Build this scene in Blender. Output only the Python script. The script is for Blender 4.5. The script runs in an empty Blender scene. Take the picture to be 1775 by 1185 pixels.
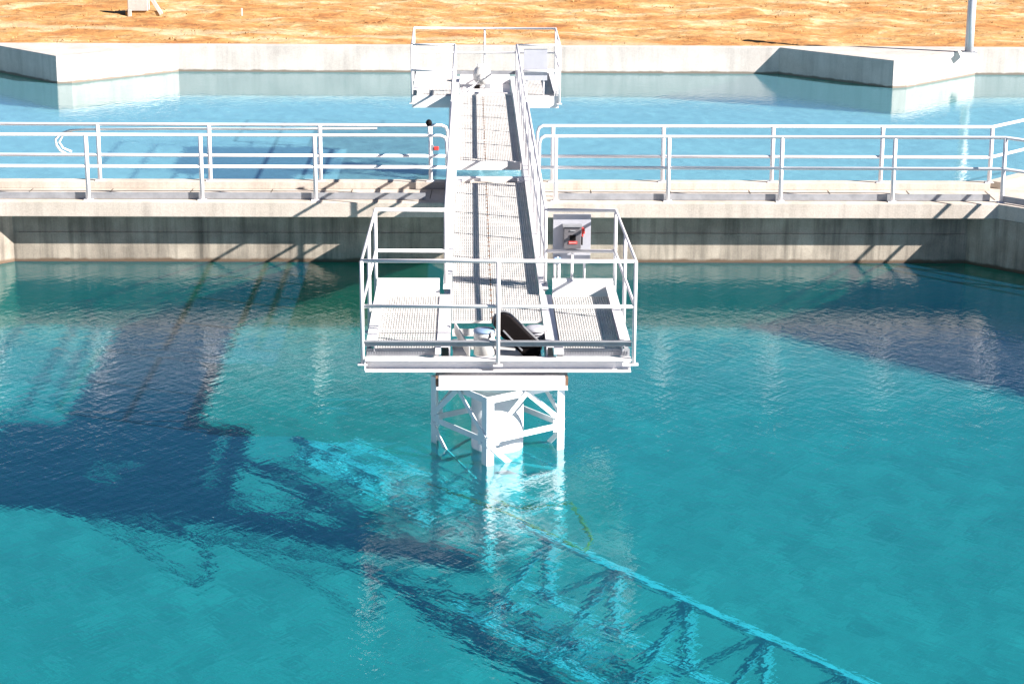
import bpy, bmesh, math, random
from mathutils import Vector, Matrix, noise as mnoise

S = bpy.context.scene
COL = S.collection
R = math.radians
random.seed(7)

# ------------------------------------------------------------------ camera
F_PX, PITCH, YAW, ROLL, CAM_H = 3554.5, 0.2674, 0.0215, 0.0069, 7.71
cd = bpy.data.cameras.new('camera')
cam = bpy.data.objects.new('camera', cd)
COL.objects.link(cam)
cd.sensor_width = 36.0
cd.lens = 36.0 * F_PX / 1775.0
cd.clip_start, cd.clip_end = 0.5, 5000.0
c_, s_ = math.cos(YAW), math.sin(YAW)
cp_, sp_ = math.cos(PITCH), math.sin(PITCH)
right0 = Vector((c_, -s_, 0))
fwd = Vector((s_ * cp_, c_ * cp_, -sp_))
down0 = Vector((-s_ * sp_, -c_ * sp_, -cp_))
X = right0 * math.cos(ROLL) - down0 * math.sin(ROLL)
V = right0 * math.sin(ROLL) + down0 * math.cos(ROLL)
m = Matrix.Identity(4)
for i, col in enumerate((X, -V, -fwd)):
    for j in range(3):
        m[j][i] = col[j]
m.translation = Vector((0, 0, CAM_H))
cam.matrix_world = m
S.camera = cam

# ------------------------------------------------------------------ light
SUN_DIR = Vector((-1.68, 0.72, -1.0)).normalized()      # the way the light travels
SUN_EL = math.asin(-SUN_DIR.z)
SUN_AZ = math.atan2(-SUN_DIR.x, -SUN_DIR.y)             # clockwise from +Y
w = bpy.data.worlds.new('World')
S.world = w
w.use_nodes = True
nt = w.node_tree
bg = nt.nodes['Background']
sky = nt.nodes.new('ShaderNodeTexSky')
sky.sky_type = 'NISHITA'
sky.sun_disc = False
sky.sun_elevation = SUN_EL
sky.sun_rotation = SUN_AZ
sky.air_density = 0.34
sky.dust_density = 0.0
sky.ozone_density = 2.5
nt.links.new(sky.outputs[0], bg.inputs[0])
bg.inputs[1].default_value = 0.05
sd = bpy.data.lights.new('sun', 'SUN')
sd.energy = 5.0
sd.angle = R(0.5)
sd.color = (1.0, 0.93, 0.87)
sun = bpy.data.objects.new('sun', sd)
COL.objects.link(sun)
sun.rotation_euler = SUN_DIR.to_track_quat('-Z', 'Y').to_euler()
sun.location = (30, -10, 30)
sd.cycles.is_caustics_light = True
S.view_settings.view_transform = 'Standard'
S.view_settings.look = 'None'
S.view_settings.exposure = 1.75
S.view_settings.gamma = 1.0
S.cycles.max_bounces = 14
S.cycles.transmission_bounces = 10
S.cycles.transparent_max_bounces = 12
S.cycles.sample_clamp_indirect = 6.0
S.cycles.use_denoising = True

# ------------------------------------------------------------------ key sizes (metres, water surface at z = 0)
DECK = 1.08
WALK = 1.28
XC = 0.3376
GW = 0.557               # half width of the walkway grating
WALL_Y = 33.13           # near face of the dividing wall
FAR_Y = 55.9             # face of the far basin wall
FAR_TOP = 0.72
FLOOR = -4.0
CX, CY = 0.335, 23.45    # centre column
RAILH = 1.07


# ------------------------------------------------------------------ materials
def new_mat(name):
    mt = bpy.data.materials.new(name)
    mt.use_nodes = True
    t = mt.node_tree
    return mt, t, t.nodes, t.links, t.nodes['Principled BSDF']


def pos_map(N, L, scale=(1, 1, 1), rot=(0, 0, 0)):
    """world position turned by rot, then stretched: large scale = fine along that axis"""
    g = N.new('ShaderNodeNewGeometry')
    mp = N.new('ShaderNodeMapping')
    mp.vector_type = 'TEXTURE'
    mp.inputs['Scale'].default_value = tuple(1.0 / q for q in scale)
    mp.inputs['Rotation'].default_value = rot
    L.new(g.outputs['Position'], mp.inputs['Vector'])
    return mp


def noise_tex(N, L, vec, scale, detail=4, rough=0.55, dist=0.0):
    n = N.new('ShaderNodeTexNoise')
    n.inputs['Scale'].default_value = scale
    n.inputs['Detail'].default_value = detail
    n.inputs['Roughness'].default_value = rough
    n.inputs['Distortion'].default_value = dist
    L.new(vec.outputs[0], n.inputs['Vector'])
    return n


def ramp(N, L, fac, stops):
    r = N.new('ShaderNodeValToRGB')
    e = r.color_ramp.elements
    while len(e) < len(stops):
        e.new(0.5)
    for k, (p, c) in enumerate(stops):
        e[k].position = p
        e[k].color = (c[0], c[1], c[2], 1) if hasattr(c, '__len__') else (c, c, c, 1)
    L.new(fac, r.inputs[0])
    return r


def mixc(N, L, a, b, fac, mode='MIX'):
    x = N.new('ShaderNodeMix')
    x.data_type = 'RGBA'
    x.blend_type = mode
    for sock, v in ((x.inputs[0], fac), (x.inputs[6], a), (x.inputs[7], b)):
        if hasattr(v, 'is_output'):
            L.new(v, sock)
        elif hasattr(v, '__len__'):
            sock.default_value = (v[0], v[1], v[2], 1)
        else:
            sock.default_value = v
    return x.outputs[2]


def add_bump(N, L, b, height, strength, dist):
    bp = N.new('ShaderNodeBump')
    bp.inputs['Strength'].default_value = strength
    bp.inputs['Distance'].default_value = dist
    L.new(height, bp.inputs['Height'])
    L.new(bp.outputs[0], b.inputs['Normal'])


def concrete(name, c1, c2, stain=(0.16, 0.13, 0.10), water_line=False, streaks=0.5, mottle=False):
    mt, t, N, L, b = new_mat(name)
    p = pos_map(N, L)
    n1 = noise_tex(N, L, p, 1.1, 6, 0.6)
    base = ramp(N, L, n1.outputs[0], [(0.30, c1), (0.68, c2)]).outputs[0]
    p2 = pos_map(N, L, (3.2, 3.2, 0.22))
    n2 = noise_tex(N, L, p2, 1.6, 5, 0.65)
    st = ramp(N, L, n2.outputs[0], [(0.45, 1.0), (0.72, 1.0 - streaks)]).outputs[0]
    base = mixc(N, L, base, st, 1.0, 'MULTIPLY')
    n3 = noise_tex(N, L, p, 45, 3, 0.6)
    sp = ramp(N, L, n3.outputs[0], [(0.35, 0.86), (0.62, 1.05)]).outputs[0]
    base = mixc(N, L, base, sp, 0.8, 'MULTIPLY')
    if mottle:
        n4 = noise_tex(N, L, pos_map(N, L, (1, 0.55, 1), (0, 0, R(12))), 4.2, 4, 0.6, 0.8)
        mo = ramp(N, L, n4.outputs[0], [(0.34, 0.80), (0.5, 0.97), (0.64, 1.14)]).outputs[0]
        base = mixc(N, L, base, mo, 1.0, 'MULTIPLY')
    if water_line:
        g = N.new('ShaderNodeNewGeometry')
        sx = N.new('ShaderNodeSeparateXYZ')
        L.new(g.outputs['Position'], sx.inputs[0])
        ad = N.new('ShaderNodeMath')
        ad.operation = 'ADD'
        L.new(sx.outputs[2], ad.inputs[0])
        nn = noise_tex(N, L, pos_map(N, L, (2.5, 2.5, 1)), 1.0, 5, 0.6)
        mm = N.new('ShaderNodeMath')
        mm.operation = 'MULTIPLY'
        mm.inputs[1].default_value = 0.10
        L.new(nn.outputs[0], mm.inputs[0])
        L.new(mm.outputs[0], ad.inputs[1])
        fac = ramp(N, L, ad.outputs[0], [(0.085, 1.0), (0.125, 0.0)]).outputs[0]
        base = mixc(N, L, base, stain, fac)
        al = ramp(N, L, ad.outputs[0], [(0.0, 1.0), (0.035, 0.0)]).outputs[0]
        base = mixc(N, L, base, (0.13, 0.27, 0.15), al)
    L.new(base, b.inputs['Base Color'])
    b.inputs['Roughness'].default_value = 0.85
    add_bump(N, L, b, n3.outputs[0], 0.25, 0.01)
    return mt


def paint(name, col, rough=0.4, metal=0.0, var=0.12, rust=0.0):
    mt, t, N, L, b = new_mat(name)
    p = pos_map(N, L)
    n1 = noise_tex(N, L, p, 5.0, 5, 0.6)
    v = ramp(N, L, n1.outputs[0], [(0.3, 1.0 - var), (0.65, 1.0)]).outputs[0]
    base = mixc(N, L, col, v, 1.0, 'MULTIPLY')
    if rust:
        n2 = noise_tex(N, L, p, 17.0, 4, 0.7)
        f = ramp(N, L, n2.outputs[0], [(0.66, 0.0), (0.76, rust)]).outputs[0]
        base = mixc(N, L, base, (0.30, 0.13, 0.05), f)
    L.new(base, b.inputs['Base Color'])
    b.inputs['Roughness'].default_value = rough
    b.inputs['Metallic'].default_value = metal
    add_bump(N, L, b, n1.outputs[0], 0.08, 0.004)
    return mt


M = {}
M['concrete'] = concrete('concrete_light', (0.41, 0.37, 0.335), (0.55, 0.51, 0.47), water_line=True, streaks=0.2)
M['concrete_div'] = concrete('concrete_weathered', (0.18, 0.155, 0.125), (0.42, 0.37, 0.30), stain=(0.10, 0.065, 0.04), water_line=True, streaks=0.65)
M['deck'] = concrete('concrete_deck', (0.42, 0.37, 0.31), (0.55, 0.49, 0.43), streaks=0.25)
M['floor'] = concrete('basin_floor', (0.25, 0.30, 0.265), (0.33, 0.38, 0.335), streaks=0.05, mottle=True)
M['floor_far'] = concrete('far_basin_floor', (0.58, 0.62, 0.62), (0.70, 0.73, 0.72), streaks=0.05, mottle=True)
M['wet_wall'] = concrete('basin_wall_wet', (0.26, 0.27, 0.22), (0.40, 0.40, 0.34), streaks=0.4)
M['white'] = paint('white_paint', (0.72, 0.70, 0.70), 0.42, 0, 0.10, 0.25)
M['rail'] = paint('pale_rail_paint', (0.76, 0.75, 0.76), 0.38, 0, 0.10)
M['cage'] = paint('pale_blue_white_paint', (0.80, 0.83, 0.84), 0.4, 0, 0.10, 0.2)
M['submerged'] = paint('submerged_white_paint', (0.70, 0.75, 0.80), 0.5, 0, 0.2)
M['grate'] = paint('beige_grating', (0.67, 0.65, 0.625), 0.6, 0, 0.2, 0.1)
M['galv'] = paint('galvanised_grey', (0.34, 0.35, 0.37), 0.5, 0.3, 0.3)
M['board'] = paint('grey_board', (0.40, 0.41, 0.45), 0.55, 0.1, 0.10)
M['box'] = paint('dark_grey_box', (0.12, 0.115, 0.125), 0.45, 0, 0.10)
M['black'] = paint('black_guard', (0.006, 0.004, 0.004), 0.7, 0, 0.3)
M['black'].node_tree.nodes['Principled BSDF'].inputs['Specular IOR Level'].default_value = 0.12
M['red'] = paint('red_paint', (0.60, 0.05, 0.04), 0.4, 0, 0.1)
M['rust'] = paint('rust', (0.22, 0.12, 0.07), 0.9, 0, 0.4)
M['yellow'] = paint('yellow_paint', (0.95, 0.42, 0.02), 0.5, 0, 0.4, 0.3)
M['drum'] = paint('white_drum', (0.50, 0.50, 0.48), 0.4, 0, 0.06)
M['lid'] = paint('blue_grey_lid', (0.20, 0.29, 0.42), 0.35, 0, 0.08)
M['hose'] = paint('white_hose', (0.80, 0.80, 0.76), 0.5, 0, 0.1)
M['pole'] = paint('pole_grey', (0.52, 0.52, 0.54), 0.4, 0.2, 0.08)
M['straw'] = paint('dry_straw', (0.46, 0.27, 0.10), 0.9, 0, 0.35)
M['asphalt'] = paint('joint_filler', (0.12, 0.10, 0.08), 0.9, 0, 0.2)


def soil():
    mt, t, N, L, b = new_mat('dry_orange_soil')
    p = pos_map(N, L, (0.30, 0.55, 0.5), (0, 0, R(-8)))
    n1 = noise_tex(N, L, p, 1.6, 8, 0.68, 0.6)
    base = ramp(N, L, n1.outputs[0], [(0.32, (0.28, 0.105, 0.026)), (0.44, (0.37, 0.175, 0.046)), (0.53, (0.42, 0.24, 0.085)), (0.62, (0.50, 0.39, 0.22))]).outputs[0]
    p2 = pos_map(N, L, (1.6, 1.9, 2))
    n2 = noise_tex(N, L, p2, 2.4, 6, 0.7, 0.4)
    gr = ramp(N, L, n2.outputs[0], [(0.33, 0.62), (0.5, 1.0), (0.66, 1.18)]).outputs[0]
    base = mixc(N, L, base, gr, 1.0, 'MULTIPLY')
    n3 = noise_tex(N, L, pos_map(N, L, (0.5, 1.6, 1)), 2.6, 5, 0.7, 1.5)
    cr = ramp(N, L, n3.outputs[0], [(0.30, (0.22, 0.08, 0.03)), (0.36, (1, 1, 1))]).outputs[0]
    base = mixc(N, L, base, cr, 0.7, 'MULTIPLY')
    # a paler worn track slanting along the foot of the slope
    g = N.new('ShaderNodeNewGeometry')
    sx = N.new('ShaderNodeSeparateXYZ')
    L.new(g.outputs['Position'], sx.inputs[0])
    m1 = N.new('ShaderNodeMath')
    m1.operation = 'MULTIPLY_ADD'
    m1.inputs[1].default_value = 0.17
    L.new(sx.outputs[0], m1.inputs[0])
    L.new(sx.outputs[1], m1.inputs[2])
    nw = noise_tex(N, L, pos_map(N, L, (0.22, 0.5, 1)), 1.3, 6, 0.65)
    m3 = N.new('ShaderNodeMath')
    m3.operation = 'MULTIPLY_ADD'
    m3.inputs[1].default_value = 2.2
    L.new(nw.outputs[0], m3.inputs[0])
    L.new(m1.outputs[0], m3.inputs[2])
    m4 = N.new('ShaderNodeMath')
    m4.operation = 'SUBTRACT'
    m4.inputs[1].default_value = 58.0
    L.new(m3.outputs[0], m4.inputs[0])
    bd = ramp(N, L, m4.outputs[0], [(0.12, 0.0), (0.34, 0.85), (0.62, 0.7), (0.9, 0.0)]).outputs[0]
    base = mixc(N, L, base, (0.43, 0.34, 0.20), bd)
    L.new(base, b.inputs['Base Color'])
    b.inputs['Roughness'].default_value = 0.95
    add_bump(N, L, b, n2.outputs[0], 0.6, 0.08)
    return mt


M['soil'] = soil()


def water(name, amp, col, blur, turbid, tcol, fine_scale=1.0):
    mt = bpy.data.materials.new(name)
    mt.use_nodes = True
    t = mt.node_tree
    N, L = t.nodes, t.links
    N.remove(N['Principled BSDF'])
    out = N['Material Output']
    # tinted refraction below, mirror reflection on top, mixed by the angle of view (Schlick)
    rf = N.new('ShaderNodeBsdfRefraction')
    rf.inputs['IOR'].default_value = 1.333
    rf.inputs['Roughness'].default_value = blur
    rf.inputs['Color'].default_value = (*col, 1)
    gl = N.new('ShaderNodeBsdfGlossy')
    gl.inputs['Roughness'].default_value = 0.0
    gl.inputs['Color'].default_value = (1, 1, 1, 1)
    lw = N.new('ShaderNodeLayerWeight')
    lw.inputs['Blend'].default_value = 0.5
    pw = N.new('ShaderNodeMath')
    pw.operation = 'POWER'
    pw.inputs[1].default_value = 5.0
    L.new(lw.outputs['Facing'], pw.inputs[0])
    ma = N.new('ShaderNodeMath')
    ma.operation = 'MULTIPLY_ADD'
    ma.inputs[1].default_value = 0.98
    ma.inputs[2].default_value = 0.02
    L.new(pw.outputs[0], ma.inputs[0])
    mx = N.new('ShaderNodeMixShader')
    L.new(ma.outputs[0], mx.inputs[0])
    L.new(rf.outputs[0], mx.inputs[1])
    L.new(gl.outputs[0], mx.inputs[2])
    # a little light scattered back by fine matter in the water
    df = N.new('ShaderNodeBsdfDiffuse')
    df.inputs['Color'].default_value = (*tcol, 1)
    m2 = N.new('ShaderNodeMixShader')
    m2.inputs[0].default_value = turbid
    L.new(mx.outputs[0], m2.inputs[1])
    L.new(df.outputs[0], m2.inputs[2])
    L.new(m2.outputs[0], out.inputs['Surface'])
    hs = []
    for sc, rot, a in (((2.4, 8.5, 1), R(52), 0.85), ((2.8, 9.5, 1), R(-48), 0.75), ((1.5, 2.4, 1), R(20), 0.9), ((14, 18, 1), R(-10), 0.22)):
        mp = pos_map(N, L, tuple(q * fine_scale for q in sc), (0, 0, rot))
        n = noise_tex(N, L, mp, 1.0, 2, 0.5, 0.2)
        mu = N.new('ShaderNodeMath')
        mu.operation = 'MULTIPLY'
        mu.inputs[1].default_value = a
        L.new(n.outputs[0], mu.inputs[0])
        hs.append(mu.outputs[0])
    acc = hs[0]
    for h in hs[1:]:
        ad = N.new('ShaderNodeMath')
        ad.operation = 'ADD'
        L.new(acc, ad.inputs[0])
        L.new(h, ad.inputs[1])
        acc = ad.outputs[0]
    # calmer and rougher patches
    pm = noise_tex(N, L, pos_map(N, L, (0.16, 0.22, 1)), 1.0, 2, 0.5)
    pr = ramp(N, L, pm.outputs[0], [(0.35, 0.55), (0.65, 1.0)]).outputs[0]
    mu = N.new('ShaderNodeMath')
    mu.operation = 'MULTIPLY'
    L.new(acc, mu.inputs[0])
    L.new(pr, mu.inputs[1])
    bp = N.new('ShaderNodeBump')
    bp.inputs['Strength'].default_value = 1.0
    bp.inputs['Distance'].default_value = amp
    L.new(mu.outputs[0], bp.inputs['Height'])
    for q in (rf, gl, lw):
        L.new(bp.outputs[0], q.inputs['Normal'])
    return mt


M['water'] = water('near_water', 0.0095, (0.21, 0.84, 0.90), 0.095, 0.075, (0.015, 0.21, 0.46))
M['water_far'] = water('far_water', 0.005, (0.62, 0.92, 0.96), 0.07, 0.18, (0.17, 0.43, 0.58))


# ------------------------------------------------------------------ mesh helpers
class MB:
    def __init__(self):
        self.bm = bmesh.new()

    def poly_prism(self, pts, z0, z1):
        b = self.bm
        n = len(pts)
        lo = [b.verts.new((x, y, z0)) for x, y in pts]
        hi = [b.verts.new((x, y, z1)) for x, y in pts]
        b.faces.new(lo[::-1])
        b.faces.new(hi)
        for i in range(n):
            j = (i + 1) % n
            b.faces.new((lo[i], lo[j], hi[j], hi[i]))
        return self

    def box(self, x0, x1, y0, y1, z0, z1):
        return self.poly_prism([(x0, y0), (x1, y0), (x1, y1), (x0, y1)], z0, z1)

    def bar(self, p, q, wd, ht, up=(0, 0, 1)):
        p, q = Vector(p), Vector(q)
        d = (q - p).normalized()
        u = Vector(up)
        s = d.cross(u)
        if s.length < 1e-4:
            s = d.cross(Vector((0, 1, 0)))
        s.normalize()
        u = s.cross(d)
        c = [(-wd / 2, -ht / 2), (wd / 2, -ht / 2), (wd / 2, ht / 2), (-wd / 2, ht / 2)]
        a = [self.bm.verts.new(p + s * x + u * y) for x, y in c]
        e = [self.bm.verts.new(q + s * x + u * y) for x, y in c]
        self.bm.faces.new(a[::-1])
        self.bm.faces.new(e)
        for i in range(4):
            j = (i + 1) % 4
            self.bm.faces.new((a[i], a[j], e[j], e[i]))
        return self

    def angle(self, p, q, leg, th, up=(0, 0, 1)):
        """an L section: two thin plates"""
        p, q = Vector(p), Vector(q)
        d = (q - p).normalized()
        s = d.cross(Vector(up)).normalized()
        u = s.cross(d)
        self.bar(p + s * (leg / 2), q + s * (leg / 2), leg, th, up)
        o = u * (-leg / 2 - th / 2 - 0.0005)
        self.bar(p + o + s * (th / 2), q + o + s * (th / 2), th, leg - th, up)
        return self

    def sweep(self, pts, r, n=10, closed=False, cap=True):
        pts = [Vector(p) for p in pts]
        rings = []
        prev = None
        for i, p in enumerate(pts):
            if i == 0:
                d = pts[1] - pts[0]
            elif i == len(pts) - 1:
                d = pts[-1] - pts[-2]
            else:
                d = (pts[i + 1] - p).normalized() + (p - pts[i - 1]).normalized()
            d.normalize()
            if prev is None:
                a = d.orthogonal().normalized()
            else:
                a = (prev - d * prev.dot(d)).normalized()
            prev = a
            bb = d.cross(a)
            k = 1.0
            if 0 < i < len(pts) - 1:
                cosv = max(0.5, d.dot((p - pts[i - 1]).normalized()))
                k = 1.0 / cosv if cosv < 0.95 else 1.0
            rr = r[i] if hasattr(r, '__len__') else r
            rings.append([self.bm.verts.new(p + (a * math.cos(2 * math.pi * j / n) + bb * math.sin(2 * math.pi * j / n)) * rr) for j in range(n)])
        for i in range(len(rings) - 1):
            for j in range(n):
                k = (j + 1) % n
                f = self.bm.faces.new((rings[i][j], rings[i][k], rings[i + 1][k], rings[i + 1][j]))
                f.smooth = True
        if cap:
            self.bm.faces.new(rings[0][::-1])
            self.bm.faces.new(rings[-1])
        return self

    def tube(self, p, q, r, n=10):
        return self.sweep([p, q], r, n)

    def lathe(self, c, prof, n=24, axis='Z'):
        rings = []
        c = Vector(c)
        for r, h in prof:
            ring = []
            for j in range(n):
                a = 2 * math.pi * j / n
                if axis == 'Z':
                    v = Vector((r * math.cos(a), r * math.sin(a), h))
                elif axis == 'Y':
                    v = Vector((r * math.cos(a), h, r * math.sin(a)))
                else:
                    v = Vector((h, r * math.cos(a), r * math.sin(a)))
                ring.append(self.bm.verts.new(c + v))
            rings.append(ring)
        for i in range(len(rings) - 1):
            for j in range(n):
                k = (j + 1) % n
                f = self.bm.faces.new((rings[i][j], rings[i][k], rings[i + 1][k], rings[i + 1][j]))
                f.smooth = True
        self.bm.faces.new(rings[0][::-1])
        self.bm.faces.new(rings[-1])
        return self

    def build(self, name, mat, parent=None, bevel=0.0, receiver=False):
        bmesh.ops.recalc_face_normals(self.bm, faces=self.bm.faces)
        if bevel:
            es = [e for e in self.bm.edges if len(e.link_faces) == 2 and e.calc_face_angle(0) > 0.6]
            bmesh.ops.bevel(self.bm, geom=es, offset=bevel, segments=2, profile=0.6, affect='EDGES')
        me = bpy.data.meshes.new(name)
        self.bm.to_mesh(me)
        self.bm.free()
        me.materials.append(M[mat])
        o = bpy.data.objects.new(name, me)
        COL.objects.link(o)
        if parent is not None:
            o.parent = parent
            if parent.type == 'EMPTY':
                o.matrix_parent_inverse = Matrix.Translation(-parent.location)
        if receiver:
            o.cycles.is_caustics_receiver = True
        return o


def thing(name, label, cat, loc, group=None):
    o = bpy.data.objects.new(name, None)
    o.empty_display_size = 0.2
    COL.objects.link(o)
    o.location = loc
    return tag(o, label, cat, group)


def tag(o, label, cat, group=None):
    o['label'] = label
    o['category'] = cat
    if group:
        o['group'] = group
    return o


def struct(o, kind='structure'):
    o['kind'] = kind
    return o


# ------------------------------------------------------------------ ground beyond the far wall
def make_ground():
    bm = bmesh.new()

    def hgt(x, y):
        d = max(0.0, y - 56.3)
        z = FAR_TOP - 0.05 + 0.028 * d + (0.0008 * min(d, 60) ** 2 if d < 60 else 2.88 + 0.02 * (d - 60))
        z += 0.09 * min(1.0, d / 1.2) * mnoise.noise((x * 0.55, y * 0.9, 0.3)) + 0.05 * min(1, d) * mnoise.noise((x * 1.9, y * 2.3, 4.1))
        z += 0.03 * min(1, d) * mnoise.noise((x * 5.1, y * 6.3, 9.1))
        return z
    xs = [-600, -200, -80, -40, -25] + [-19 + 0.2 * i for i in range(206)] + [28, 45, 90, 200, 600]
    ys = [56.2 + 0.17 * i for i in range(76)] + [70, 74, 80, 90, 110, 140, 200, 320, 600, 1200]
    grid = [[bm.verts.new((x, y, hgt(x, y))) for x in xs] for y in ys]
    for i in range(len(ys) - 1):
        for j in range(len(xs) - 1):
            f = bm.faces.new((grid[i][j], grid[i][j + 1], grid[i + 1][j + 1], grid[i + 1][j]))
            f.smooth = True
    # ground round the near basins, lying 0.15 below the wall tops; basins are cut out
    def quad(x0, x1, y0, y1, z):
        vs = [bm.verts.new(p) for p in ((x0, y0, z), (x1, y0, z), (x1, y1, z), (x0, y1, z))]
        bm.faces.new(vs)
    quad(-600, 600, -600, 8.2, 0.55)
    quad(-600, -14.9, 8.2, 33.4, 0.55)
    quad(15.8, 600, 8.2, 33.4, 0.55)
    quad(-600, -42, 33.4, 56.2, 0.55)
    quad(42, 600, 33.4, 56.2, 0.55)
    me = bpy.data.meshes.new('ground')
    bm.to_mesh(me)
    bm.free()
    me.materials.append(M['soil'])
    o = bpy.data.objects.new('ground', me)
    COL.objects.link(o)
    struct(o)
    return hgt


ground_h = make_ground()


def dry_grass():
    rnd = random.Random(3)
    bm = bmesh.new()
    n = 0
    while n < 900:
        x, y = rnd.uniform(-18.5, 21.5), rnd.uniform(56.5, 68.5)
        if mnoise.noise((x * 0.5, y * 0.8, 2.2)) + rnd.uniform(-0.35, 0.35) < 0.02:
            continue
        n += 1
        z = ground_h(x, y)
        for _ in range(4):
            a = rnd.uniform(0, 6.28)
            h = rnd.uniform(0.02, 0.06)
            wd = rnd.uniform(0.012, 0.03)
            l = rnd.uniform(0.02, 0.12)
            bx, by = x + rnd.gauss(0, 0.05), y + rnd.gauss(0, 0.05)
            v1 = bm.verts.new((bx - wd * math.sin(a), by + wd * math.cos(a), z - 0.02))
            v2 = bm.verts.new((bx + wd * math.sin(a), by - wd * math.cos(a), z - 0.02))
            v3 = bm.verts.new((bx + l * math.cos(a), by + l * math.sin(a), z + h))
            bm.faces.new((v1, v2, v3))
    me = bpy.data.meshes.new('dry_grass')
    bm.to_mesh(me)
    bm.free()
    me.materials.append(M['straw'])
    o = bpy.data.objects.new('dry_grass', me)
    COL.objects.link(o)
    tag(o, 'short dry straw-coloured grass scattered over the orange slope', 'dry grass')
    struct(o, 'stuff')


dry_grass()

# ------------------------------------------------------------------ near basin: floor, walls, water
OCT = [(-7.50, WALL_Y), (-14.6, 26.03), (-14.6, 11.5), (-11.5, 8.4), (12.4, 8.4), (15.5, 11.5), (15.5, 25.88), (8.25, WALL_Y)]
grow = [((x - CX) * 1.02 + CX, (y - CY) * 1.015 + CY) for x, y in OCT]
MB().poly_prism(grow, FLOOR - 0.5, FLOOR).build('basin_floor', 'floor', receiver=True)
struct(bpy.data.objects['basin_floor'])
MB().box(-44, 44, 33.9, 56.0, FLOOR - 0.4, FLOOR).build('basin_floor', 'floor_far', receiver=True)
struct(bpy.data.objects['basin_floor.001'])


def water_sheet(name, pts, mat):
    me = bpy.data.meshes.new(name)
    me.from_pydata([(x, y, 0.0) for x, y in pts], [], [list(range(len(pts)))])
    me.materials.append(M[mat])
    me.polygons[0].use_smooth = True
    o = bpy.data.objects.new(name, me)
    COL.objects.link(o)
    o.cycles.is_caustics_caster = True
    return struct(o)


water_sheet('near_water', grow, 'water')
water_sheet('far_water', [(-43, 33.6), (43, 33.6), (43, 56.0), (-43, 56.0)], 'water_far')

# ------------------------------------------------------------------ dividing wall with its footbridge deck
bridge = thing('concrete_footbridge', 'long concrete deck on a recessed wall between the two water basins', 'bridge', (0, 33.4, 0))
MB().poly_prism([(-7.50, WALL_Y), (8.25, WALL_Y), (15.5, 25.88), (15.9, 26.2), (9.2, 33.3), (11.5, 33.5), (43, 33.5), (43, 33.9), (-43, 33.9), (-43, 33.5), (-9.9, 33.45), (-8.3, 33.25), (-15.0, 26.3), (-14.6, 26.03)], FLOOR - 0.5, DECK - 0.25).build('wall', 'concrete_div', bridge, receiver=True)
DK = [(-7.89, 32.74), (8.64, 32.74), (15.5, 25.88), (16.8, 27.2), (16.8, 40.2), (14.9, 40.2), (8.82, 34.14), (-8.0, 34.10), (-14.1, 40.2), (-15.9, 40.2), (-15.9, 27.3), (-14.6, 26.03)]
MB().poly_prism(DK, DECK - 0.246, DECK).build('deck', 'deck', bridge, bevel=0.012)
# raised kerb on the far edge
MB().bar((-7.95, 33.97, DECK + 0.062), (8.78, 34.01, DECK + 0.062), 0.25, 0.12).bar((8.90, 34.10, DECK + 0.060), (14.8, 40.0, DECK + 0.060), 0.25, 0.116).build('kerb', 'deck', bridge, bevel=0.008)
for i in range(13):
    xj = -7.3 + i * 1.33
    MB().bar((xj, 33.06, DECK + 0.003), (xj + 0.02, 33.83, DECK + 0.003), 0.014, 0.004).build('expansion_joint', 'asphalt', bridge)
# form-tie line and stains below the deck: shallow ledge on the wall
MB().box(-7.4, 8.2, WALL_Y - 0.02, WALL_Y + 0.01, 0.47, 0.495).build('ledge', 'concrete_div', bridge)
tb = MB()
XP0, PS = -6.195, 1.8427
XP1 = XP0 + 9.4325
for x0, x1 in ((-7.8, -0.72), (1.45, 8.55)):
    tb.bar((x0, 32.965, DECK + 0.062), (x1, 32.975, DECK + 0.062), 0.012, 0.105)
    tb.bar((x0, 32.995, DECK + 0.008), (x1, 33.005, DECK + 0.008), 0.045, 0.012)
tb.bar((8.72, 32.87, DECK + 0.062), (15.4, 26.19, DECK + 0.062), 0.012, 0.105)
tb.build('toe_plate', 'galv', bridge)

# other walls of the near basin (outside the picture) in one U
MB().poly_prism([(-14.61, 26.02), (-15.1, 26.02), (-15.1, 7.9), (16.0, 7.9), (16.0, 25.87), (15.51, 25.87), (15.5, 11.5), (12.4, 8.4), (-11.5, 8.4), (-14.6, 11.5)], FLOOR - 0.5, DECK - 0.25).build('basin_wall', 'concrete_div', receiver=True)
tag(bpy.data.objects['basin_wall'], 'weathered concrete side walls enclosing the turquoise near basin', 'wall')

# ------------------------------------------------------------------ far wall and its two buttresses
o = MB().box(-44, 44, FAR_Y, FAR_Y + 0.34, FLOOR - 0.5, FAR_TOP).build('basin_wall', 'concrete', bevel=0.01, receiver=True)
tag(o, 'long low pale concrete wall between the far water and the orange hillside', 'wall')
o = MB().poly_prism([(-12.95, FAR_Y - 0.002), (-10.74, 53.50), (-10.38, 53.60), (-7.91, FAR_Y - 0.002)], FLOOR - 0.5, FAR_TOP + 0.004).build('wall_buttress', 'concrete', bevel=0.012, receiver=True)
tag(o, 'triangular concrete buttress jutting into the far water, without a pole', 'buttress', 'buttresses of the far wall')
o = MB().poly_prism([(8.45, FAR_Y - 0.002), (11.05, 53.26), (11.45, 53.42), (13.85, FAR_Y - 0.002)], FLOOR - 0.5, FAR_TOP + 0.004).build('wall_buttress', 'concrete', bevel=0.012, receiver=True)
tag(o, 'triangular concrete buttress with the tall grey pole standing on it', 'buttress', 'buttresses of the far wall')

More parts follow.
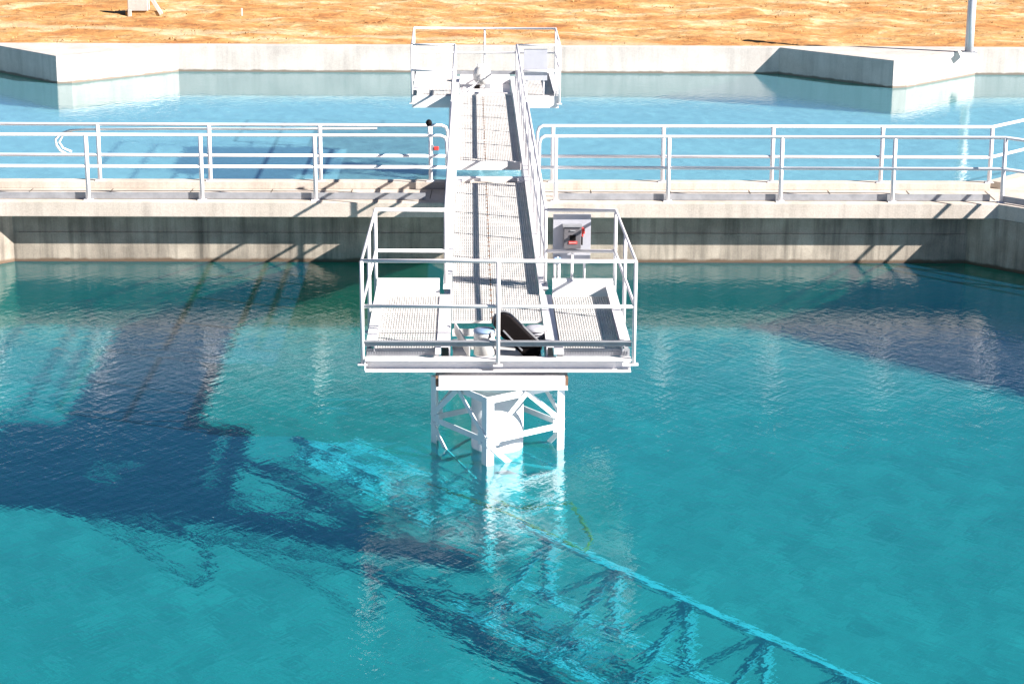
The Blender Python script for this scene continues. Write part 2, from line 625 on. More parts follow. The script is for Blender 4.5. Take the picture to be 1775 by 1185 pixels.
# pole
pole = thing('metal_pole', 'tall slim grey metal pole standing on the far buttress', 'pole', (13.42, 55.0, FAR_TOP))
MB().lathe((13.42, 55.0, FAR_TOP + 0.03), [(0.115, 0.0), (0.112, 1.0), (0.105, 3.3)], 20).build('shaft', 'pole', pole)
MB().lathe((13.42, 55.0, FAR_TOP + 3.331), [(0.115, 0.0), (0.115, 0.03), (0.06, 0.09)], 20).build('cap', 'pole', pole)
MB().box(13.24, 13.60, 54.82, 55.18, FAR_TOP + 0.006, FAR_TOP + 0.03).build('base_plate', 'galv', pole)

# ------------------------------------------------------------------ guard railings on the deck
RT = DECK + RAILH


def railing(label, posts, top_path, mid_path, group, base_z, r_post=0.034, r_rail=0.027, cap=None):
    p0 = posts[0]
    t = thing('guard_railing', label, 'railing', (p0[0], p0[1], base_z), group)
    MB().sweep(top_path, r_rail, 10).build('top_rail', 'rail', t)
    MB().sweep(mid_path, r_rail, 10).build('mid_rail', 'rail', t)
    for k, (x, y) in enumerate(posts):
        pm = MB().tube((x, y, base_z), (x, y, RT), r_post, 12).build('post', 'rail', t)
        MB().box(x - 0.07, x + 0.07, y - 0.05, y + 0.05, base_z, base_z + 0.014).build('base_plate', 'rail', pm)
    return t


def turned(x_end, y, z_top, z_end, sx):
    """rounded end turning down"""
    return [(x_end - sx * 0.10, y, z_top), (x_end - sx * 0.03, y, z_top - 0.03), (x_end, y, z_top - 0.11), (x_end, y, z_end)]


YN, YF = 32.90, 33.93
zm = DECK + 0.555
grp = 'guard railings on the concrete deck'
nl = [(XP0 + (k - 1) * PS, YN) for k in range(4)]
railing('white two-rail guard railing on the near edge of the deck, ending at the black-capped post', nl,
        [(-14.3, YN - 6.27, RT), (-8.03, YN, RT)] + turned(-0.37, YN, RT, zm, 1), [(-14.3, YN - 6.27, zm), (-8.03, YN, zm), (-0.37, YN, zm)], grp, DECK)
nr = [(XP1 - PS + k * PS, YN) for k in range(4)] + [(8.72 + 1.3 * k, YN - 0.02 - 1.3 * k) for k in range(5)]
railing('white two-rail guard railing on the near edge of the deck, behind the grey control panel', nr,
        turned(1.13, YN, RT, zm, -1)[::-1] + [(8.72, YN - 0.02, RT), (15.3, 26.32, RT)], [(1.13, YN, zm), (8.72, YN - 0.02, zm), (15.3, 26.32, zm)], grp, DECK)
XF0 = -6.1816
fl = [(XF0 + (k - 1) * PS, YF) for k in range(5)]
railing('white two-rail guard railing on the far kerb of the deck, with the white hose', fl,
        [(-9.6, YF + 1.5, RT), (-8.02, YF, RT)] + turned(-0.37, YF, RT, zm, 1), [(-9.6, YF + 1.5, zm), (-8.02, YF, zm), (-0.37, YF, zm)], grp, DECK + 0.123)
fr = [(1.39, YF), (3.24, YF), (5.08, YF), (6.92, YF), (8.77, YF + 0.03), (10.1, YF + 1.36), (11.4, YF + 2.66), (12.7, YF + 3.96)]
railing('white two-rail guard railing on the far kerb of the deck, bending away before the pole', fr,
        turned(1.13, YF, RT, zm, -1)[::-1] + [(8.77, YF + 0.03, RT), (14.7, 39.96, RT)], [(1.13, YF, zm), (8.77, YF + 0.03, zm), (14.7, 39.96, zm)], grp, DECK + 0.123)
# black knob and red tag on the post beside the walkway
t = thing('post_knob', 'small black round knob on the white post beside the walkway', 'knob', (-0.66, YN, RT))
MB().tube((-0.66, YN, RT - 0.02), (-0.66, YN, RT + 0.17), 0.022, 10).build('stem', 'rail', t)
MB().lathe((-0.66, YN, RT + 0.21), [(0.01, -0.055), (0.035, -0.048), (0.05, -0.015), (0.05, 0.015), (0.03, 0.045), (0.008, 0.055)], 16).build('knob', 'black', t)
t = thing('latch', 'small red latch on a dark bracket beside the black-capped post', 'latch', (-0.60, YN, 1.95))
MB().box(-0.628, -0.585, YN - 0.03, YN + 0.03, 1.90, 2.0).build('bracket', 'galv', t, bevel=0.004)
MB().box(-0.583, -0.50, YN - 0.04, YN + 0.02, 1.915, 1.975).build('tab', 'red', t, bevel=0.012)
# white hose along the far railing
hs = [(-1.55, YF + 0.10, 2.075), (-3.0, YF + 0.1, 2.06), (-5.0, YF + 0.10, 2.06), (-6.4, YF + 0.1, 2.045), (-6.66, YF + 0.1, 2.03), (-6.82, YF + 0.1, 1.97), (-6.91, YF + 0.1, 1.88), (-6.90, YF + 0.1, 1.78), (-6.84, YF + 0.1, 1.69), (-6.74, YF + 0.1, 1.63)]
hm = MB().sweep(hs, 0.019, 8)
hm.sweep([(-6.60, YF + 0.14, 2.03), (-6.80, YF + 0.15, 1.93), (-6.86, YF + 0.15, 1.82), (-6.80, YF + 0.15, 1.72), (-6.66, YF + 0.15, 1.66)], 0.017, 8)
o = hm.build('hose', 'hose')
tag(o, 'thin white hose tied along the far railing with a curled loose end', 'hose')


# ------------------------------------------------------------------ gratings
def grating(x0, x1, y0, y1, z, parent, pitch=0.0305):
    """a panel of bar grating: upright bearing bars, thinner cross rods, banded ends"""
    g = MB()
    bw = 0.0115
    nx = max(2, round((x1 - x0) / pitch))
    ny = max(2, round((y1 - y0) / 0.098))
    for i in range(nx + 1):
        x = x0 + bw / 2 + (x1 - x0 - bw) * i / nx
        g.box(x - bw / 2, x + bw / 2, y0 + 0.012, y1 - 0.012, z - 0.034, z)
    for j in range(1, ny):
        y = y0 + (y1 - y0) * j / ny
        g.box(x0 + 0.002, x1 - 0.002, y - 0.011, y + 0.011, z - 0.020, z - 0.003)
    g.box(x0, x1, y0, y0 + 0.012, z - 0.034, z - 0.001)
    g.box(x0, x1, y1 - 0.012, y1, z - 0.034, z - 0.001)
    return g.build('grating', 'grate', parent)


def walkway(label, ya, yb, raised):
    """steel walkway from ya to yb: two channel stringers, cross beams, grating panels, hand rails"""
    t = thing('access_walkway', label, 'walkway', (XC, (ya + yb) / 2, WALK - 0.25), 'steel walkways over the basins')
    xl, xr = XC - GW, XC + GW
    for sg in (-1, 1):
        xi = XC + sg * (GW + 0.012)
        r0, r1 = raised
        sb = MB()
        sb.bar((xi + sg * 0.006, r0, WALK - 0.09), (xi + sg * 0.006, r1, WALK - 0.09), 0.012, 0.34)
        sb.bar((xi + sg * 0.055, r0, WALK + 0.086), (xi + sg * 0.055, r1, WALK + 0.086), 0.11, 0.012)
        sb.bar((xi + sg * 0.055, r0, WALK - 0.266), (xi + sg * 0.055, r1, WALK - 0.266), 0.11, 0.012)
        sb.build('stringer', 'white', t)
        l0, l1 = (ya, r0 - 0.004) if ya < r0 else (r1 + 0.004, yb)
        sb = MB()
        sb.bar((xi + sg * 0.006, l0, WALK - 0.13), (xi + sg * 0.006, l1, WALK - 0.13), 0.012, 0.26)
        sb.bar((xi + sg * 0.076, l0, WALK + 0.006), (xi + sg * 0.076, l1, WALK + 0.006), 0.150, 0.010)
        sb.bar((xi + sg * 0.055, l0, WALK - 0.266), (xi + sg * 0.055, l1, WALK - 0.266), 0.11, 0.012)
        sb.build('low_stringer', 'white', t)
    return t, xl, xr


def floor_panels(t, ya, yb, n):
    xl, xr = XC - GW, XC + GW
    xm = XC - 0.06
    L = (yb - ya) / n
    for k in range(n):
        a, b = ya + k * L + 0.002, ya + (k + 1) * L - 0.002
        grating(xl, xm - 0.008, a, b, WALK, t)
        grating(xm + 0.008, xr, a, b, WALK, t)
    cl = MB()
    y = ya + 0.1
    while y < yb - 0.1:
        cl.box(xm - 0.014, xm + 0.014, y, y + 0.05, WALK - 0.01, WALK + 0.004)
        y += 0.30 + random.uniform(-0.03, 0.03)
    cl.bar((xm, ya + 0.02, WALK - 0.02), (xm, yb - 0.02, WALK - 0.02), 0.008, 0.02)
    cl.build('grating_clips', 'rust', t)
    for k in range(1, n):
        yj = ya + k * L
        MB().box(xl, xr, yj - 0.03, yj + 0.03, WALK - 0.15, WALK - 0.04).build('cross_beam', 'white', t)


def hand_rail(t, x, ya, yb, n, sg):
    h = MB().sweep([(x, ya, WALK + RAILH), (x, yb, WALK + RAILH)], 0.024, 10)
    h.sweep([(x, ya, WALK + 0.53), (x, yb, WALK + 0.53)], 0.024, 10)
    o = h.build('hand_rail', 'white', t)
    for k in range(n):
        y = ya + (yb - ya) * k / (n - 1)
        MB().tube((x, y, WALK + 0.0), (x, y, WALK + RAILH), 0.024, 10).build('post', 'white', o)
        # sloping stay outside the post foot
    return o


YG0, YG1, YG2, YG3 = 24.46, 33.42, 35.0, 43.15
PF, PB = 23.06, 26.0            # near platform
QN, QB = 43.10, 46.10           # far platform
near_walk, xl, xr = walkway('long steel walkway of beige grating between the deck and the nearer platform', PF + 0.16, 35.2, (PB - 0.25, 35.2))
floor_panels(near_walk, YG0, YG1, 8)
hand_rail(near_walk, XC - GW - 0.09, PB, 35.1, 7, -1)
hand_rail(near_walk, XC + GW + 0.09, PB, 35.1, 7, 1)
bb = MB().box(xl - 0.01, xr + 0.01, 33.95, 34.10, WALK - 0.11, WALK - 0.02)
bb.box(xl - 0.01, xl + 0.10, 33.43, 33.62, WALK - 0.05, WALK + 0.035).box(xr - 0.10, xr + 0.01, 33.43, 33.62, WALK - 0.05, WALK + 0.035)
bb.build('bearing_beam', 'white', near_walk, bevel=0.006)
MB().box(xl - 0.01, xr + 0.01, 34.11, 34.16, WALK - 0.24, WALK - 0.05).build('bearing_web', 'rust', near_walk)
for q in ((-0.36, -0.16, 33.2, 33.9, DECK + 0.003, WALK - 0.275), (0.84, 1.03, 33.2, 33.9, DECK + 0.003, WALK - 0.275)):
    MB().box(*q).build('bearing_shim', 'galv', near_walk)

far_walk, _, _ = walkway('short steel walkway of beige grating running from the deck to the distant platform', 35.21, QB - 0.16, (35.21, QN + 0.2))
floor_panels(far_walk, YG2 + 0.25, YG3, 7)
hand_rail(far_walk, XC - GW - 0.09, 35.3, QN, 6, -1)
hand_rail(far_walk, XC + GW + 0.09, 35.3, QN, 6, 1)
MB().box(xl - 0.01, xr + 0.01, 35.215, 35.245, WALK - 0.12, WALK + 0.03).build('end_plate', 'white', far_walk)


# ------------------------------------------------------------------ platforms
def platform(label, y_walk, y_drive, centre_plate):
    """y_walk: edge the walkway arrives at, y_drive: the outer edge"""
    s = 1 if y_drive > y_walk else -1
    t = thing('drive_platform', label, 'platform', (XC, (y_walk + y_drive) / 2, WALK - 0.1), 'drive platforms over the basins')
    w2 = 1.586
    x0, x1 = XC - w2 + 0.05, XC + w2 - 0.06
    gi_l, gi_r = XC - GW - 0.168, XC + GW + 0.18
    ylo, yhi = min(y_walk, y_drive), max(y_walk, y_drive)
    # side gratings
    for a, b in ((x0 + 0.095, gi_l), (gi_r, x1 - 0.08)):
        ya, yb = y_drive - s * 0.14, y_walk + s * (0.30 if s < 0 else 0.06)
        lo, hi = min(ya, yb), max(ya, yb)
        third = (hi - lo) / 3
        for k in range(3):
            grating(a, b, lo + k * third + 0.003, lo + (k + 1) * third - 0.003, WALK, t)
    # kick plates: side and walkway edge, wide white angles
    for xk in (x0 + 0.085, x1 - 0.07):
        sx_ = 1 if xk > XC else -1
        kp = MB().bar((xk, ylo + 0.10, WALK + 0.035), (xk, yhi - 0.19, WALK + 0.035), 0.012, 0.13)
        kp.bar((xk + sx_ * 0.03, ylo + 0.10, WALK + 0.106), (xk + sx_ * 0.03, yhi - 0.19, WALK + 0.106), 0.115, 0.010)
        kp.build('kick_plate', 'white', t)
    yk, s2 = (y_walk + s * 0.20, s) if s < 0 else (y_drive - 0.20, -1)
    for xa, xb in ((x0, gi_l), (gi_r, x1)):
        kp = MB().bar((xa, yk, WALK + 0.06), (xb, yk, WALK + 0.06), 0.014, 0.20)
        kp.bar((xa, yk - s2 * 0.085, WALK + 0.168), (xb, yk - s2 * 0.085, WALK + 0.168), 0.17, 0.012)
        kp.build('kick_plate', 'white', t)
    # frame under the grating
    fr_ = MB()
    yo = y_drive - s * 0.0
    for z in (WALK - 0.106, WALK - 0.246):
        fr_.bar((x0 - 0.02, yo - s * 0.05, z), (x1 + 0.03, yo - s * 0.05, z), 0.15 if z > WALK - 0.2 else 0.12, 0.016)
    fr_.bar((x0 - 0.02, yo - s * 0.115, WALK - 0.176), (x1 + 0.03, yo - s * 0.115, WALK - 0.176), 0.014, 0.124)
    fr_.bar((x0 - 0.014, yo - s * 0.05, WALK - 0.176), (x0 - 0.028, yo - s * 0.05, WALK - 0.176), 0.12, 0.124)
    fr_.build('edge_beam', 'white', t)
    for xa, xb in ((x0 - 0.01, gi_l - 0.01), (gi_r + 0.02, x1 + 0.02)):
        es = MB().bar((xa, y_drive - s * 0.125, WALK - 0.05), (xb, y_drive - s * 0.125, WALK - 0.05), 0.01, 0.088)
        n_ = int((xb - xa) / 0.03)
        for k in range(n_):
            xs_ = xa + 0.015 + k * 0.03
            es.bar((xs_, y_drive - s * 0.114, WALK - 0.030), (xs_, y_drive - s * 0.114, WALK - 0.070), 0.010, 0.010)
        es.build('edge_strip', 'galv', t)
    for x in (x0 + 0.01, gi_l + 0.0, gi_r, x1 - 0.005):
        MB().bar((x, ylo + 0.14, WALK - 0.13), (x, yhi - 0.14, WALK - 0.13), 0.05, 0.17).build('joist', 'galv', t)
    for yy in (y_walk + s * 0.20, (y_walk + y_drive) / 2):
        MB().bar((x0 + 0.04, yy, WALK - 0.125), (gi_l - 0.03, yy, WALK - 0.125), 0.05, 0.16).build('joist', 'galv', t)
        MB().bar((gi_r + 0.03, yy, WALK - 0.125), (x1 - 0.04, yy, WALK - 0.125), 0.05, 0.16).build('joist', 'galv', t)
    for xa, xb in ((x0 - 0.02, gi_l), (gi_r, x1 + 0.02)):
        MB().bar((xa, y_walk + s * 0.03, WALK - 0.135), (xb, y_walk + s * 0.03, WALK - 0.135), 0.014, 0.25).build('edge_plate', 'white', t)
    # outer toe channel, grey
    tc = MB()
    yt = y_drive - s * 0.055
    tc.bar((x0 - 0.03, yt, WALK + 0.075), (x1 + 0.03, yt, WALK + 0.075), 0.012, 0.062)
    tc.bar((x0 - 0.03, yt + s * 0.022, WALK + 0.111), (x1 + 0.03, yt + s * 0.022, WALK + 0.111), 0.055, 0.009)
    tc.build('toe_channel', 'galv', t)
    # white filler strips between the side gratings and the walkway stringers
    # corner brackets, rails
    corners = {'a': (XC - w2, y_drive - s * 0.03), 'b': (XC + w2, y_drive - s * 0.03), 'c': (XC - w2 + 0.03, y_walk), 'd': (XC + w2 - 0.03, y_walk)}
    rl = MB()
    for h in (RAILH, 0.53):
        z = WALK + h
        rl.sweep([(XC - GW - 0.09, y_walk, z), (*corners['c'], z), (*corners['a'], z), (*corners['b'], z), (*corners['d'], z), (XC + GW + 0.09, y_walk, z)], 0.0235, 10)
    rail = rl.build('guard_rail', 'white', t)
    mids = [((corners['a'][0] + corners['c'][0]) / 2, (y_walk + y_drive) / 2), ((corners['b'][0] + corners['d'][0]) / 2, (y_walk + y_drive) / 2)]
    for (x, y) in list(corners.values()) + mids + [(XC - 0.005, y_drive + s * 0.012)]:
        pm = MB().tube((x, y, WALK - 0.16), (x, y, WALK + RAILH), 0.0235, 10).build('post', 'white', rail)
        MB().box(x - 0.055, x + 0.055, y - 0.04, y + 0.04, WALK - 0.175, WALK - 0.158).build('foot_bracket', 'white', pm)
    return t, x0, x1, gi_l, gi_r


pn, px0, px1, gl, gr = platform('steel platform with railings in the foreground, holding the black belt guard', PB, PF, False)
pfp, *_ = platform('distant steel platform with railings in front of the far concrete wall', QN, QB, True)
# sloping braces on the right-hand side of the foreground platform
# drive pit of the near platform: plates and beams
pit = MB()
pit.box(xl + 0.01, xr - 0.01, 24.16, 24.44, WALK - 0.12, WALK - 0.10)
pit.box(xl + 0.01, xr - 0.01, 24.02, 24.07, WALK - 0.25, WALK - 0.13)
pit.box(-0.20, 0.0, 23.25, 23.95, WALK - 0.22, WALK - 0.20)
pit.bar((-0.18, 24.15, WALK + 0.0), (0.0, 23.35, WALK - 0.10), 0.014, 0.14)
pit.build('pit_plate', 'drum', pn)
for q in ((-0.40, -0.335, PF + 0.03, PF + 0.14, WALK - 0.05, WALK + 0.02), (0.99, 1.10, PF + 0.03, PF + 0.14, WALK - 0.05, WALK + 0.02)):
    MB().box(*q).build('beam_bracket', 'white', pn)
bm_ = MB()
bm_.box(-0.36, 1.12, 22.98, 23.14, 0.87, 0.975).box(-0.39, 1.15, 22.95, 23.18, 0.835, 0.865)
bm_.build('bearing_box', 'white', pn, bevel=0.004)
MB().box(-0.40, 1.16, 23.19, 23.9, 0.84, 0.94).build('base_plate', 'white', pn)
for q in ((-0.395, -0.365, 23.0, 23.12, 0.88, 0.97), (1.125, 1.155, 23.0, 23.12, 0.88, 0.97)):
    MB().box(*q).build('end_block', 'rust', pn)
# far platform centre plate
MB().box(xl + 0.01, xr - 0.01, YG3 + 0.03, YG3 + 0.28, WALK - 0.04, WALK + 0.03).build('cover_plate', 'grate', pfp)
MB().box(xl + 0.01, xr - 0.01, YG3 + 0.30, QB - 0.15, WALK - 0.12, WALK - 0.10).box(xl + 0.01, xr - 0.01, QB - 0.5, QB - 0.47, WALK - 0.1, WALK + 0.10).build('centre_plate', 'white', pfp)

# ------------------------------------------------------------------ drive unit on the near platform
dr = thing('drive_unit', 'white drum motor with slanted black belt guard on the foreground platform', 'motor', (0.45, 23.6, WALK - 0.12))
MB().lathe((0.175, 23.58, WALK - 0.19), [(0.11, 0.0), (0.125, 0.01), (0.125, 0.275), (0.118, 0.285)], 28).build('drum', 'drum', dr)
MB().lathe((0.175, 23.58, WALK + 0.097), [(0.128, 0.0), (0.132, 0.012), (0.12, 0.03), (0.05, 0.042)], 28).build('drum_lid', 'lid', dr)
MB().tube((0.25, 23.475, WALK + 0.12), (0.25, 23.46, WALK + 0.05), 0.012).build('lid_latch', 'box', dr)


def stadium(name, c0, c1, r, y0, y1, mat, parent, bevel=0.0):
    b = MB()
    d = Vector((c1[0] - c0[0], c1[1] - c0[1]))
    a0 = math.atan2(d.y, d.x)
    pts = []
    for k in range(13):
        a = a0 + math.pi / 2 + math.pi * k / 12
        pts.append((c0[0] + r * math.cos(a), c0[1] + r * math.sin(a)))
    for k in range(13):
        a = a0 - math.pi / 2 + math.pi * k / 12
        pts.append((c1[0] + r * math.cos(a), c1[1] + r * math.sin(a)))
    lo = [b.bm.verts.new((x, y0, z)) for x, z in pts]
    hi = [b.bm.verts.new((x, y1, z)) for x, z in pts]
    b.bm.faces.new(lo)
    b.bm.faces.new(hi[::-1])
    n = len(pts)
    for i in range(n):
        j = (i + 1) % n
        b.bm.faces.new((lo[i], hi[i], hi[j], lo[j]))
    return b.build(name, mat, parent, bevel=bevel)


g = stadium('belt_guard', (0.405, WALK + 0.205), (0.735, WALK - 0.12), 0.115, 23.52, 23.66, 'black', dr, bevel=0.012)
stadium('guard_rim', (0.405, WALK + 0.205), (0.735, WALK - 0.12), 0.128, 23.665, 23.685, 'galv', g)
MB().bar((0.40, 23.512, WALK + 0.13), (0.63, 23.512, WALK - 0.12), 0.012, 0.016).build('guard_strip', 'galv', g)
stadium('guard_back', (0.365, WALK + 0.19), (0.46, WALK + 0.05), 0.095, 23.70, 23.80, 'black', g, bevel=0.02)
gb = MB().lathe((0.80, 23.95, WALK - 0.12), [(0.10, 0), (0.135, 0.02), (0.135, 0.16), (0.12, 0.175), (0.05, 0.18)], 24)
gb.build('gear_reducer', 'board', dr)
fin = MB()
for k in range(4):
    fin.lathe((0.80, 23.95, WALK - 0.09 + k * 0.035), [(0.143, 0), (0.143, 0.012)], 24)
fin.build('cooling_fins', 'box', dr)
MB().box(0.30, 0.86, 23.50, 24.0, WALK - 0.225, WALK - 0.20).build('mounting_plate', 'drum', dr)

# far motor
fm = thing('drive_unit', 'white rounded motor with a thin duct on the distant platform', 'motor', (0.27, 45.1, WALK - 0.1))
MB().lathe((0.27, 45.0, WALK + 0.16), [(0.03, -0.20), (0.13, -0.19), (0.185, -0.15), (0.20, -0.08), (0.20, 0.25), (0.15, 0.30), (0.05, 0.32)], 26, 'Y').build('motor_body', 'drum', fm)
MB().lathe((0.27, 44.80, WALK + 0.13), [(0.03, -0.06), (0.085, -0.055), (0.095, -0.02), (0.095, 0.02)], 20, 'Y').build('hub', 'drum', fm)
MB().box(0.16, 0.38, 44.95, 45.2, WALK + 0.33, WALK + 0.40).build('terminal_cover', 'drum', fm, bevel=0.02)
MB().sweep([(0.20, 44.75, WALK + 0.06), (0.06, 44.4, WALK + 0.0), (-0.08, 44.1, WALK - 0.03), (-0.16, 43.85, WALK - 0.06)], 0.022, 8).build('duct', 'white', fm)
MB().box(0.10, 0.22, 44.62, 44.74, WALK - 0.1, WALK + 0.0).build('terminal_box', 'black', fm, bevel=0.01)
MB().box(0.32, 0.46, 44.62, 44.74, WALK - 0.1, WALK + 0.02).build('gear_case', 'galv', fm, bevel=0.01)
MB().box(-0.15, 0.62, 44.5, 45.3, WALK - 0.098, WALK - 0.075).build('base_plate', 'white', fm)

# ------------------------------------------------------------------ control panels
cpn = thing('control_panel', 'grey board with a dark switch box and red handle beside the walkway', 'control panel', (1.33, 26.2, WALK), 'control panels on the platforms')
MB().box(1.085, 1.575, 26.075, 26.087, 1.625, 2.285).build('board', 'board', cpn, bevel=0.003)
sw = MB().box(1.215, 1.445, 25.94, 26.074, 1.85, 2.14).build('switch_box', 'box', cpn, bevel=0.012)
MB().box(1.205, 1.455, 25.92, 26.074, 2.143, 2.158).build('hood', 'galv', sw)
MB().box(1.450, 1.475, 25.95, 26.00, 2.01, 2.13).box(1.475, 1.492, 25.94, 25.99, 2.05, 2.12).build('handle', 'red', sw, bevel=0.006)
MB().box(1.448, 1.466, 25.95, 26.02, 1.90, 2.005).build('lever_bracket', 'black', sw)
MB().box(1.296, 1.374, 25.930, 25.938, 1.965, 2.035).build('window', 'black', sw)
MB().box(1.283, 1.394, 25.932, 25.938, 1.918, 1.955).build('warning_label', 'red', sw)
lt = MB()
for k in range(7):                       # unreadable white lettering on the red label
    lt.box(1.292 + k * 0.0135, 1.300 + k * 0.0135, 25.928, 25.931, 1.931, 1.943)
lt.build('label_lettering', 'drum', sw)
MB().poly_prism([(1.302, 25.928), (1.368, 25.928), (1.368, 25.938), (1.302, 25.938)], 2.088, 2.10).build('name_plate', 'galv', sw)
MB().tube((1.335, 26.03, WALK - 0.05), (1.335, 26.03, 1.849), 0.018).build('conduit', 'white', cpn)
MB().sweep([(1.11, 26.03, WALK - 0.05), (1.11, 26.03, 1.62), (1.125, 26.03, 1.69), (1.16, 26.03, 1.72)], 0.018, 8).sweep([(1.165, 26.03, WALK - 0.05), (1.165, 26.03, 1.64)], 0.018, 8).build('conduit', 'white', cpn)
MB().box(1.10, 1.19, 26.0, 26.07, 1.64, 1.72).build('junction_box', 'lid', cpn, bevel=0.01)
for x in (1.16, 1.50):
    MB().tube((x, 26.11, WALK - 0.1), (x, 26.11, 2.2), 0.016).build('stand', 'white', cpn)

cpf = thing('control_panel', 'plain light grey board on the distant platform', 'control panel', (1.38, 46.2, WALK), 'control panels on the platforms')
MB().box(1.14, 1.63, QN + 0.05, QN + 0.062, 1.60, 2.26).build('board', 'board', cpf, bevel=0.003)
for x in (1.2, 1.56):
    MB().tube((x, QN + 0.09, WALK - 0.1), (x, QN + 0.09, 2.15), 0.016).build('stand', 'white', cpf)


# ------------------------------------------------------------------ centre columns and cages
def column(cx, cy, label):
    t = thing('centre_column', label, 'column', (cx, cy, FLOOR - 0.2), 'centre columns under the platforms')
    MB().lathe((cx, cy, 0), [(0.312, FLOOR - 0.25), (0.312, 0.78)], 40).build('shaft', 'cage', t, receiver=True)
    MB().lathe((cx, cy, 0), [(0.42, 0.781), (0.42, 0.835)], 40).build('flange', 'cage', t)
    return t


column(CX, CY, 'thick white steel column rising from the water under the foreground platform')
column(CX, 45.0, 'thick white steel column in the far water under the distant platform')


def cage(cx, cy, rot, label, truss=True):
    t = thing('drive_cage', label, 'cage', (cx, cy, FLOOR), 'drive cages round the columns')
    hd = 0.80
    P = []
    for k in range(4):
        a = rot + k * math.pi / 2
        P.append((cx + hd * math.cos(a), cy + hd * math.sin(a)))
    zt, zb = 0.83, -3.4
    for (x, y) in P:
        d = Vector((x - cx, y - cy, 0)).normalized()
        lg = MB()
        s = Vector((-d.y, d.x, 0))
        u1 = (d + s).normalized()
        u2 = (d - s).normalized()
        for u, v in ((u1, u2), (u2, u1)):
            c = Vector((x, y, 0)) - u * 0.045
            lg.bar(c + Vector((0, 0, zb)), c + Vector((0, 0, zt)), 0.10, 0.012, up=v)
        leg = lg.build('leg', 'cage', t, receiver=True)
        for zg in (0.30, -0.80):
            gs = MB()
            for u, v in ((u1, u2), (u2, u1)):
                c = Vector((x, y, zg + 0.01)) - u * 0.09 + v * 0.009
                gs.bar(c - Vector((0, 0, 0.075)), c + Vector((0, 0, 0.075)), 0.15, 0.008, up=v)
                for bz in (-0.045, 0.045):
                    q = c + Vector((0, 0, bz)) + v * 0.004
                    gs.tube(q, q + v * 0.014, 0.011, 6)
            gs.build('gusset_plate', 'cage', leg, receiver=True)
    levels = [0.30, -0.80, -1.95, -3.1]
    for k in range(4):
        (x1, y1), (x2, y2) = P[k], P[(k + 1) % 4]
        dd = (Vector((x2, y2, 0)) - Vector((x1, y1, 0))).normalized()
        i1 = Vector((x1, y1, 0)) + dd * 0.02
        i2 = Vector((x2, y2, 0)) - dd * 0.02
        mid = (i1 + i2) / 2
        fr_ = MB()
        for z in levels:
            fr_.bar(i1 + Vector((0, 0, z)), i2 + Vector((0, 0, z)), 0.012, 0.07)
        off = Vector((dd.y, -dd.x, 0)) * 0.016
        fr_.bar(i1 + off + Vector((0, 0, 0.34)), mid + off + Vector((0, 0, 0.80)), 0.012, 0.06)
        fr_.bar(i2 + off + Vector((0, 0, 0.34)), mid + off + Vector((0, 0, 0.80)), 0.012, 0.06)
        for za, zc in zip(levels[:-1], levels[1:]):
            a_, b_ = (i1, i2)
            fr_.bar(a_ + off + Vector((0, 0, za - 0.04)), b_ + off + Vector((0, 0, zc + 0.04)), 0.012, 0.06)
        fr_.bar(i1 - off + Vector((0, 0, 0.79)), i2 - off + Vector((0, 0, 0.79)), 0.012, 0.08)
        fr_.build('bracing', 'cage', t, receiver=True)
    return t, P


rot0 = math.atan2(0.13, -0.785)
cg, P = cage(CX, CY, rot0, 'white braced steel cage round the column under the foreground platform')
cg2, _ = cage(CX, 45.0, rot0, 'white braced steel cage in the far water under the distant platform')


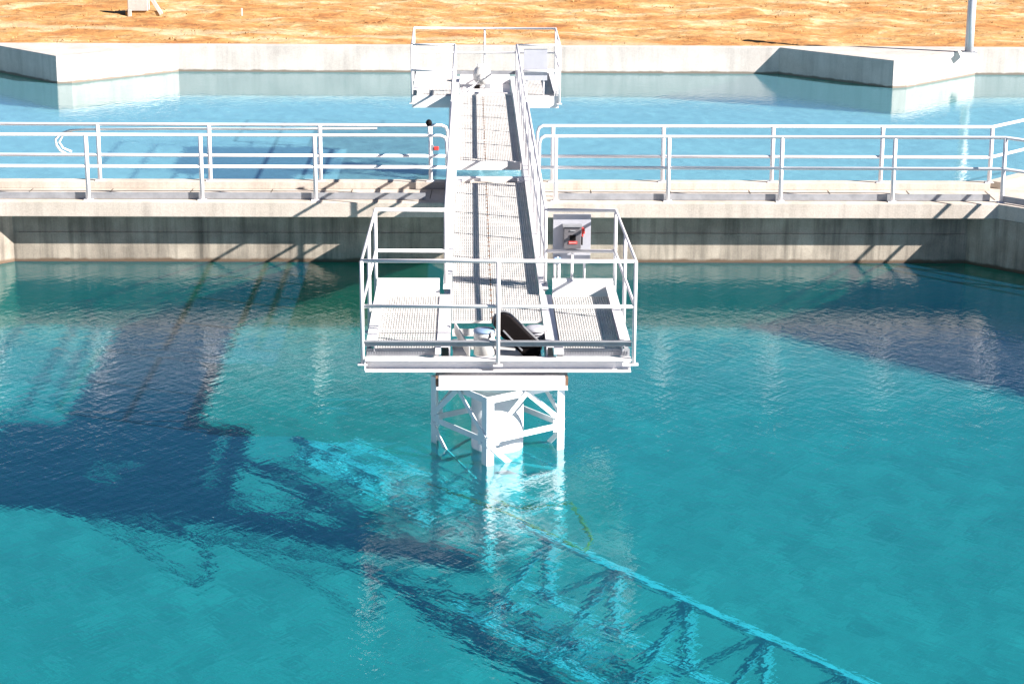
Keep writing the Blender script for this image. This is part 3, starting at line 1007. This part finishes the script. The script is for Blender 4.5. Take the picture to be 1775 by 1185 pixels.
# ------------------------------------------------------------------ submerged rake arms
def rake(label, ang, off, reach, zt):
    t = thing('rake_arm', label, 'rake arm', (CX, CY, FLOOR), 'submerged rake arms')
    a = Vector((math.cos(ang), math.sin(ang), 0))
    n = Vector((-a.y, a.x, 0))
    o = Vector((CX, CY, 0))

    def pt(s, k, z):
        return o + a * s + n * k + Vector((0, 0, z))
    zb = -3.55
    MB().bar(pt(0.9, off, zt), pt(reach, off, zt - 0.1), 0.10, 0.10).build('top_chord', 'submerged', t, receiver=True)
    MB().bar(pt(0.9, off, zb), pt(reach, off, zb), 0.09, 0.09).build('bottom_chord', 'submerged', t, receiver=True)
    MB().bar(pt(0.9, off - 0.95, zb), pt(reach, off - 0.95, zb), 0.09, 0.09).build('bottom_chord', 'submerged', t, receiver=True)
    s = 1.45
    st = 1.14
    webs = MB()
    while s < reach:
        webs.bar(pt(s, off, zt - 0.052), pt(s, off, zb + 0.048), 0.12, 0.10, up=a)
        webs.bar(pt(s, off - 0.05, zb + 0.01), pt(s, off - 0.90, zb + 0.01), 0.06, 0.06)
        webs.bar(pt(s + 0.03, off - 0.045, zt - 0.05), pt(s + 0.03, off - 0.93, zb + 0.05), 0.08, 0.07)
        webs.bar(pt(s + 0.05, off + 0.0, zb + 0.06), pt(min(s + st - 0.05, reach), off, zt - 0.06), 0.08, 0.07)
        s += st
    webs.build('web_members', 'submerged', t, receiver=True)
    bl = MB()
    s = 1.6
    while s < reach - 0.2:
        c = pt(s, off - 0.5, FLOOR + 0.17)
        d = (a * 0.6 + n * 0.8).normalized()
        bl.bar(c - d * 0.45, c + d * 0.45, 0.02, 0.22)
        s += 0.95
    bl.build('plow_blades', 'submerged', t, receiver=True)
    return t


ANG = math.atan2(-0.785, 0.62)
rake('pale submerged truss arm running from the column towards the bottom right corner', ANG, -0.40, 8.9, -1.75)
rake('pale submerged truss arm running from the column towards the footbridge, blurred by the water', ANG + math.pi, 0.15, 4.2, -2.75)

# yellow pipe frame just under the surface round the cage
yf = MB().sweep([(-0.50, 23.01, -0.95), (0.44, 22.05, -0.98), (1.26, 20.90, -1.0), (1.36, 21.25, -1.0), (1.18, 22.38, -0.97), (0.55, 22.16, -0.97)], 0.024, 8)
yf.sweep([(0.55, 22.16, -0.97), (0.10, 22.72, -0.97)], 0.016, 8)
o = yf.build('pipe_frame', 'yellow', receiver=True)
tag(o, 'rusty yellow pipe frame under the water in front of the column', 'pipe frame')

# ------------------------------------------------------------------ things on the hillside
hx = -9.85
hz = ground_h(hx, 62.0)
t = thing('concrete_headwall', 'white concrete block with a sloping wing on the orange hillside', 'headwall', (hx, 62.0, hz))
MB().box(-10.22, -9.62, 61.9, 62.3, hz + 0.12, hz + 0.62).box(-10.22, -10.10, 61.86, 61.895, hz - 0.1, hz + 0.16).build('block', 'concrete', t, bevel=0.02)
MB().bar((-9.58, 62.0, hz + 0.60), (-9.22, 61.95, hz + 0.02), 0.10, 0.09, up=(0, 1, 0)).build('wing', 'concrete', t)
MB().box(-10.30, -9.30, 61.95, 62.4, hz - 0.3, hz + 0.115).build('footing', 'soil', t, bevel=0.03)
sz = ground_h(-6.82, 61.9)
o = MB().poly_prism([(-6.845, 61.88), (-6.795, 61.88), (-6.795, 61.92), (-6.845, 61.92)], sz - 0.1, sz + 0.22).build('survey_stake', 'drum', bevel=0.008)
tag(o, 'tiny white survey stake standing alone on the orange slope', 'stake')
